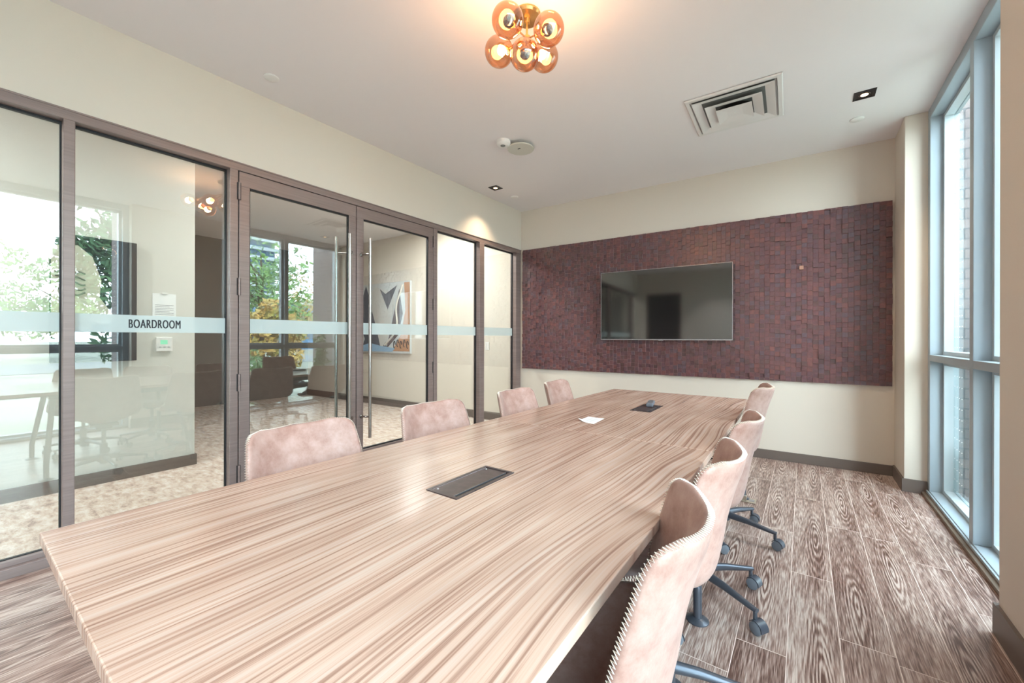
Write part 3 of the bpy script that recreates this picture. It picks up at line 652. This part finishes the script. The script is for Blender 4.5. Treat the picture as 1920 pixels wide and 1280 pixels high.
        for q in range(13):
            ang = math.pi * (-.05 + .85 * q / 12)
            for s_ in (-1, 1):
                for rr in (.028, .031): hv.append((X + ox + (-wy) * math.cos(ang) * rr + wx * s_ * .021, Y + oy + wx * math.cos(ang) * rr + wy * s_ * .021, .026 + math.sin(ang) * rr))
        hf = []
        for q in range(12):
            o_ = q * 4; hf += [(o_ + 1, o_ + 3, o_ + 7, o_ + 5), (o_, o_ + 4, o_ + 6, o_ + 2), (o_, o_ + 1, o_ + 5, o_ + 4), (o_ + 2, o_ + 6, o_ + 7, o_ + 3)]
        hf += [(0, 2, 3, 1), (48, 49, 51, 50)]; cs.add(hv, hf, M['caster_hood']); cs.build('caster', lo, smooth=True)
    return rt
proto = make_chair(); index_kids()
def set_base(o, ang):
    for ch in o.children:
        if ch.name.split('.')[0] in ('leg', 'hub', 'gas_lift'): ch.rotation_euler = (0, 0, ang)
# x, y, z lift, seat turn (deg from facing the table), base turn (world deg), label
spots = [
 (-.415, .825, 0, 90 + 9, 12, 'pale brown leather office chair nearest the camera on the window side of the table'),
 (-.415, 1.370, 0, 90 + 2, 20, 'second leather chair from the camera on the window side, partly behind the nearest one'),
 (-.415, 2.050, 0, 90 + 0, -28, 'third leather chair from the camera on the window side, casters showing beside the table foot'),
 (-.415, 2.790, .065, 90 - 1, -11, 'farthest and tallest set leather chair on the window side, near the floor outlet'),
 (-1.400, .820, 0, -90 + 4, 30, 'pale leather chair at the left of the table in front of the left door leaf'),
 (-1.385, 1.465, 0, -90 - 1, 50, 'pale leather chair left of the table in front of the right door leaf'),
 (-1.345, 2.165, 0, -90 + 4, 10, 'pale leather chair left of the table in front of the far glass panes'),
 (-1.400, 2.810, 0, -90 + 7, 64, 'farthest pale leather chair on the glass side, by the far wall'),
]
chairs = []
for i, (x, y, dz, rz, ba, lab) in enumerate(spots):
    c = proto if i == 0 else copy_tree(proto)
    c.location = (x, y, 0); c.rotation_euler = (0, 0, R(rz)); tag(c, lab, 'chair', 'leather chairs around the conference table')
    chairs.append((c, dz, R(ba - rz)))
bpy.context.view_layer.update()
for c, dz, ang in chairs:
    for ch in c.children:
        nm = ch.name.split('.')[0]
        if nm in ('leg', 'hub', 'gas_lift'): ch.rotation_euler = (0, 0, ang)
        if nm in ('seat_shell', 'stitching', 'seat_plate', 'gas_lift') and dz: ch.location.z = dz

# ------------------------------------------------------------------ floor outlet
rt = empty('floor_outlet', (-.34, 3.425, 0)); tag(rt, 'brushed metal floor outlet plate with a plugged in black cord', 'outlet')
MB().box(-.055, .055, -.045, .045, 0, .006, M['brass']).build('plate', rt, bevel=.0015)
MB().box(.01, .045, -.02, .02, .006, .008, M['silver']).build('cover_flap', rt)
o = MB().box(-.018, .018, -.016, .016, 0, .03, M['brass']).tube([(0, 0, .03), (0, 0, .05), (-.02, -.0, .09), (-.055, -.01, .12), (-.10, -.02, .26), (-.16, -.03, .45), (-.20, -.04, .64)], .004, M['black'], 8).build('power_plug', loc=(-.362, 3.42, .006)); tag(o, 'tan power plug with black cord rising from the floor outlet', 'plug')

# ------------------------------------------------------------------ ceiling things
rt = empty('ceiling_diffuser', (-.4315, 3.468, CH)); rt.rotation_euler = (0, 0, R(1.5)); tag(rt, 'square white air diffuser with stepped louvres in the ceiling', 'air vent')
def ring_frustum(mb, h0, z0, h1, z1, th, m):
    vs = []
    for h_, z_ in ((h0, z0), (h1, z1), (h1 - th, z1), (h0 - th, z0)): vs += [(-h_, -h_, z_), (h_, -h_, z_), (h_, h_, z_), (-h_, h_, z_)]
    fs = []
    for a, b_ in ((0, 4), (4, 8), (8, 12), (12, 0)):
        for k in range(4): j = (k + 1) % 4; fs.append((a + k, a + j, b_ + j, b_ + k))
    mb.add(vs, fs, m)
f = MB(); ring_frustum(f, .308, -.004, .300, -.012, .03, M['white_metal']); ring_frustum(f, .275, -.012, .262, -.002, .004, M['white_metal']); f.build('outer_frame', rt)
f = MB(); f.box(-.27, .27, -.27, .27, -.0035, -.0005, M['duct']); f.lathe([(.15, -.006), (.12, -.004), (.0, -.004)], (0, .05, 0), M['black'], 32); f.build('duct_back', rt)
for hh, z0 in ((.262, -.006), (.185, -.018), (.118, -.030)):
    f = MB(); ring_frustum(f, hh, z0, hh - .045, z0 - .0 + .004 - .0, .002, M['white_metal']) if False else ring_frustum(f, hh, z0 - .012, hh - .062, z0 + .004, .003, M['white_metal'])
    f.build('louvre', rt)
f = MB(); q = .118; f.add([(-q, -q, -.043), (q, -q, -.043), (q, q, -.043), (-q, q, -.043), (-.05, -.05, -.034), (.05, -.05, -.034), (.05, .05, -.034), (-.05, .05, -.034)], [(0, 1, 5, 4), (1, 2, 6, 5), (2, 3, 7, 6), (3, 0, 4, 7), (4, 5, 6, 7)], M['white_metal']); f.lathe([(.006, -.037), (.006, -.034)], (0, 0, 0), M['white'], 10); f.build('centre_plate', rt)

def downlight(x, y, lab, e=14, col=(1, .78, .52)):
    rt = empty('downlight', (x, y, CH)); tag(rt, lab, 'ceiling light', 'square recessed downlights')
    f = MB(); s_ = .062; k = M['black']
    f.box(-s_, s_, -s_, -s_ + .014, -.004, 0, k); f.box(-s_, s_, s_ - .014, s_, -.004, 0, k); f.box(-s_, -s_ + .014, -s_ + .014, s_ - .014, -.004, 0, k); f.box(s_ - .014, s_, -s_ + .014, s_ - .014, -.004, 0, k); f.build('trim', rt)
    MB().box(-.048, .048, -.048, .048, -.0015, -.0005, k).build('recess', rt)
    MB().lathe([(.034, -.0015), (.032, -.0035), (.022, -.003)], (0, 0, 0), M['box_lid'], 24).build('reflector', rt); MB().lathe([(.022, -.0032), (0, -.0036)], (0, 0, 0), M['led'], 24).build('lens', rt)
    l = bpy.data.lights.new('downlight_beam', 'SPOT'); l.energy = e; l.color = col; l.spot_size = R(95); l.spot_blend = .8; l.shadow_soft_size = .03
    lo = bpy.data.objects.new('beam', l); lo.parent = rt; lo.location = (0, 0, -.012); C.objects.link(lo)
downlight(.351, 3.808, 'square black trimmed downlight near the column and window', 22)
downlight(-2.944, 3.705, 'square black trimmed downlight above the far glass pane', 26)
for x_, y_, l_ in ((.2, -1.2, 'added unseen fill downlight behind the camera on the window side'), (-2.6, -1.0, 'added unseen fill downlight behind the camera on the partition side'), (-1.2, -1.3, 'added unseen fill downlight behind the camera over the back wall')): downlight(x_, y_, l_, 60, (.96, .96, 1))  # unseen lamps added as fill to even out the window light
def disc(x, y, r_, lab):
    tag(MB().lathe([(r_, -.0005), (r_, -.006), (r_ * .9, -.009), (0, -.009)], (x, y, CH), M['white'], 32).build('cover_disc', smooth=True), lab, 'ceiling disc', 'round white ceiling discs')
disc(-2.93, 1.263, .045, 'round white ceiling cap above the left door leaf')
disc(.342, 4.20, .045, 'round white ceiling cap beside the column')
disc(-2.937, 4.081, .045, 'round white ceiling cap near the far left corner')
rt = empty('ceiling_speaker', (-2.105, 3.015, CH)); tag(rt, 'flat round off-white disc on a short mount below the ceiling', 'sensor')
MB().lathe([(.05, -.0005), (.05, -.022), (.118, -.028), (.122, -.034), (.118, -.040), (0, -.042)], (0, 0, 0), plain('offwhite_disc', (206, 204, 194), .5), 40).build('disc', rt, smooth=True)
MB().box(-.012, .014, -.03, -.022, -.044, -.041, M['black']).build('slot', rt)
rt = empty('smoke_detector', (-2.185, 2.865, CH)); tag(rt, 'small white smoke detector beside the round disc', 'detector')
MB().lathe([(.062, -.0005), (.062, -.028), (.05, -.042), (.03, -.046), (0, -.046)], (0, 0, 0), M['white'], 32).build('housing', rt, smooth=True)
MB().lathe([(.022, -.046), (.02, -.049), (0, -.049)], (.0, -.01, 0), M['duct'], 20).build('sensor_head', rt, smooth=True)

# bubble lamp
LX, LY = -1.229, 1.818
rt = empty('ceiling_lamp', (LX, LY, CH)); tag(rt, 'gold flush ceiling lamp with a cluster of amber glass globes', 'ceiling light')
MB().lathe([(.075, -.0005), (.077, -.010), (.07, -.022), (.02, -.026), (.018, -.05), (0, -.052)], (0, 0, 0), M['gold'], 40).build('canopy', rt, smooth=True)
MB().lathe([(.02, 0), (.022, -.02), (.01, -.03), (0, -.03)], (0, 0, -.12), M['gold'], 20).tube([(0, 0, -.04), (0, 0, -.13)], .006, M['gold'], 10).build('stem', rt, smooth=True)
GL = [(-1.130, 1.511, 2.68, 1), (-1.002, 1.669, 2.68, 1), (-1.290, 1.652, 2.68, 0), (-1.146, 1.677, 2.62, 1), (-1.135, 1.845, 2.70, 0)]
hubp = Vector((0, 0, -.13))
for gx_, gy_, gz_, bowl in GL:
    c = Vector((gx_ - LX, gy_ - LY, gz_ - CH)); dv = (c - hubp); dn_ = dv.normalized()
    MB().tube([hubp, c - dn_ * .085], .0045, M['gold'], 10).tube([c - dn_ * .088, c - dn_ * .062], .016, M['gold'], 16).build('arm', rt, smooth=True)
    go = MB().sphere(c, .0745, M['amber'], 32, 16).build('glass_globe', rt, smooth=True)
    bb = c - dn_ * .02; b_ = MB(); b_.tube([c - dn_ * .065, c - dn_ * .035], .011, M['gold'], 12); b_.sphere(bb, .024, M['bulb'], 16, 10)
    if bowl: b_.lathe([(.0285, .0), (.026, .012), (.018, .022), (0, .0285)], bb, M['bulb_dark'], 24, axis=dn_)
    b_.build('bulb', go, smooth=True)
    l = bpy.data.lights.new('globe_glow', 'POINT'); l.energy = 3.2; l.color = (1, .87, .72); l.shadow_soft_size = .03
    lo = bpy.data.objects.new('glow', l); lo.parent = rt; lo.location = c + dn_ * .0; C.objects.link(lo)

# ------------------------------------------------------------------ beyond the glass
def text_lines(mb, x, y0, y1, z0, n, dz, m):
    for k in range(n): mb.box(x, x + .0006, y0, y1 - (.03 if k % 3 == 2 else 0), z0 + k * dz, z0 + k * dz + .004, m)
rt = empty('thermostat', (-4.70, 1.128, 1.136)); tag(rt, 'white wall thermostat with green display on the corridor wall', 'thermostat')
MB().box(0, .022, -.056, .056, -.063, .063, M['white']).build('housing', rt, bevel=.003); MB().box(.022, .0228, -.028, .022, .0, .038, M['lcd']).build('display', rt)
bt = MB()
for yy in (-.03, 0, .03): bt.box(.022, .0235, yy - .008, yy + .008, -.03, -.022, M['silver'])
bt.build('buttons', rt)
rt = empty('notice_holder', (-4.70, 1.132, 1.485)); tag(rt, 'white printed notice sheet above the thermostat', 'notice')
MB().box(0, .003, -.082, .082, -.105, .105, M['paper']).build('sheet', rt)
tl = MB(); text_lines(tl, .0031, -.065, .065, -.085, 7, .014, M['ink']); tl.build('print', rt)
MB().box(0, .012, -.02, .02, .10, .115, M['white']).build('clip', rt)
def plate(name, loc, rz, lab, cat_):
    rt = empty(name, loc, rz); tag(rt, lab, cat_)
    MB().box(-.037, .037, -.006, 0, -.058, .058, M['white']).build('plate', rt, bevel=.002)
    if 'switch' in name: MB().box(-.03, -.003, -.010, -.006, -.036, .036, M['white_metal']).build('rocker', rt, bevel=.002); MB().box(.003, .03, -.010, -.006, -.036, .036, M['white_metal']).build('rocker', rt, bevel=.002)
    else:
        for z in (-.022, .022): MB().box(-.017, .017, -.008, -.006, z - .015, z + .015, M['white_metal']).build('socket', rt, bevel=.001)
plate('light_switch', fw(-.585, .0, 1.08), SK, 'white double light switch on the wall beyond the last pane', 'switch')
plate('wall_outlet', fw(-1.66, .0, .40), SK, 'white wall outlet low on the wall beyond the glass', 'outlet')
plate('wall_outlet', (.645, 2.10, .56), R(-90), 'white outlet plate on the window pier, mirrored in the partition', 'outlet')
# large dark artwork with pale face-like sweeps
rt = empty('dark_canvas', (-4.70, .695, 1.5)); tag(rt, 'tall black canvas with pale brushed shapes on the corridor wall', 'artwork')
MB().box(.002, .04, -.245, .245, -.5, .5, plain('canvas_black', (30, 30, 42), .5)).build('canvas', rt, bevel=.003)
PA = plain('pale_paint', (204, 198, 184), .7); 
def blobpoly(mb, pts, x, m, th=.002):
    n = len(pts); vs = [(x, a, b_) for a, b_ in pts] + [(x + th, a, b_) for a, b_ in pts]
    mb.add(vs, [tuple(range(n)), tuple(range(2 * n - 1, n - 1, -1))] + [(i, n + i, n + (i + 1) % n, (i + 1) % n) for i in range(n)], m)
f = MB()
blobpoly(f, [(-.24, .40), (-.10, .42), (-.02, .34), (.03, .16), (.02, .02), (.10, -.12), (.09, -.17), (0, -.19), (-.05, -.26), (-.14, -.24), (-.24, -.30)], .0402, PA)
f.build('brushwork', rt)
for i in range(5):
    pts = [(.045, -.22 + .16 * k / 14, .20 - i * .04 + .012 * math.sin(k * .7 + i)) for k in range(15)]; MB().tube(pts, .006, plain('grey_paint_%d' % i, (120, 118, 112), .7), 6).build('brush_line', rt)
# abstract painting on the far wall of the open area
rt = empty('abstract_painting', FO, SK); tag(rt, 'large abstract painting in grey, white and orange on the wall beyond the doors', 'artwork')
ax0, ax1, az0, az1 = -3.66, -2.17, .93, 2.16
MB().box(ax0, ax1, -.035, -.002, az0, az1, plain('canvas_pale', (204, 206, 206), .8)).build('canvas', rt, bevel=.003)
AW, AH = ax1 - ax0, az1 - az0
def ap(mb, pts, m, y=-.0355):
    P = [(ax0 + a * AW, y, az0 + b_ * AH) for a, b_ in pts]; n = len(P); vs = P + [(p[0], p[1] - .0015, p[2]) for p in P]
    mb.add(vs, [tuple(range(n)), tuple(range(2 * n - 1, n - 1, -1))] + [(i, n + i, n + (i + 1) % n, (i + 1) % n) for i in range(n)], m)
cc = lambda n_, c_: plain(n_, c_, .8)
f = MB()
ap(f, [(.22, .98), (.05, .55), (.2, .2), (.12, .02), (.62, .02), (.55, .3), (.4, .5)], cc('paint_slate', (92, 98, 108)))
ap(f, [(.28, .78), (.38, .95), (.6, .9), (.75, .75), (.62, .2), (.5, .05), (.42, .35)], cc('paint_white', (206, 204, 198)), -.0372)
ap(f, [(.48, .92), (.58, .84), (.78, .95), (.62, .62)], cc('paint_charcoal', (70, 62, 66)), -.0389)
ap(f, [(.82, .9), (.60, .06), (.8, .25), (.88, .55)], cc('paint_brown', (96, 80, 78)), -.0389)
ap(f, [(.90, .98), (.99, .98), (.99, .03), (.70, .03), (.86, .28), (.92, .6)], cc('paint_orange', (190, 140, 104)), -.0372)
ap(f, [(.0, .02), (.0, .06), (.3, .14), (.5, .10), (.75, .07), (.7, .02)], cc('paint_blue', (150, 184, 214)), -.0406)
ap(f, [(.60, .33), (.65, .35), (.68, .30), (.62, .29)], cc('paint_black', (30, 28, 30)), -.0406)
f.build('painted_shapes', rt)
f = MB(); wv = [(ax0 + (.88 - .10 * math.sin(k * .35) * (k / 20) - .012 * k) * AW, -.042, az0 + (.95 - k * .042) * AH) for k in range(21)]; f.tube(wv, .018, cc('paint_cream', (226, 218, 206)), 6)
for k in range(5):
    cx_ = ax0 + (.74 + k * .055) * AW; cz_ = az0 + (.12 + .02 * (k % 2)) * AH
    f.tube([(cx_ + .022 * math.cos(a_ * .5), -.042, cz_ + .06 * math.sin(a_ * .5)) for a_ in range(11)], .007, cc('scrawl_%d' % k, (44, 40, 42)), 6)
f.build('scrawled_lines', rt)
# corridor lights (unseen fixtures, added to light the corridor)
for i, (x, y, lab) in enumerate(((-4.0, -.9, 'added unseen corridor downlight nearest the camera'), (-3.9, 2.3, 'added unseen corridor downlight by the doors'), (-4.3, 3.7, 'unseen round corridor downlight near the light switch'))):
    rt = empty('unseen_corridor_light', (x, y, CH)); tag(rt, lab, 'ceiling light', 'unseen corridor downlights')
    MB().lathe([(.09, -.0005), (.09, -.006), (.07, -.006)], (0, 0, 0), M['white'], 32).build('trim', rt); MB().lathe([(.07, -.003), (0, -.003)], (0, 0, 0), M['led'], 32).build('lens', rt)
    l = bpy.data.lights.new('corridor_beam', 'AREA'); l.shape = 'DISK'; l.size = .16; l.energy = (24, 24, 30)[i]; l.color = (1, .96, .92)
    lo = bpy.data.objects.new('beam', l); lo.parent = rt; lo.location = (0, 0, -.012); C.objects.link(lo)
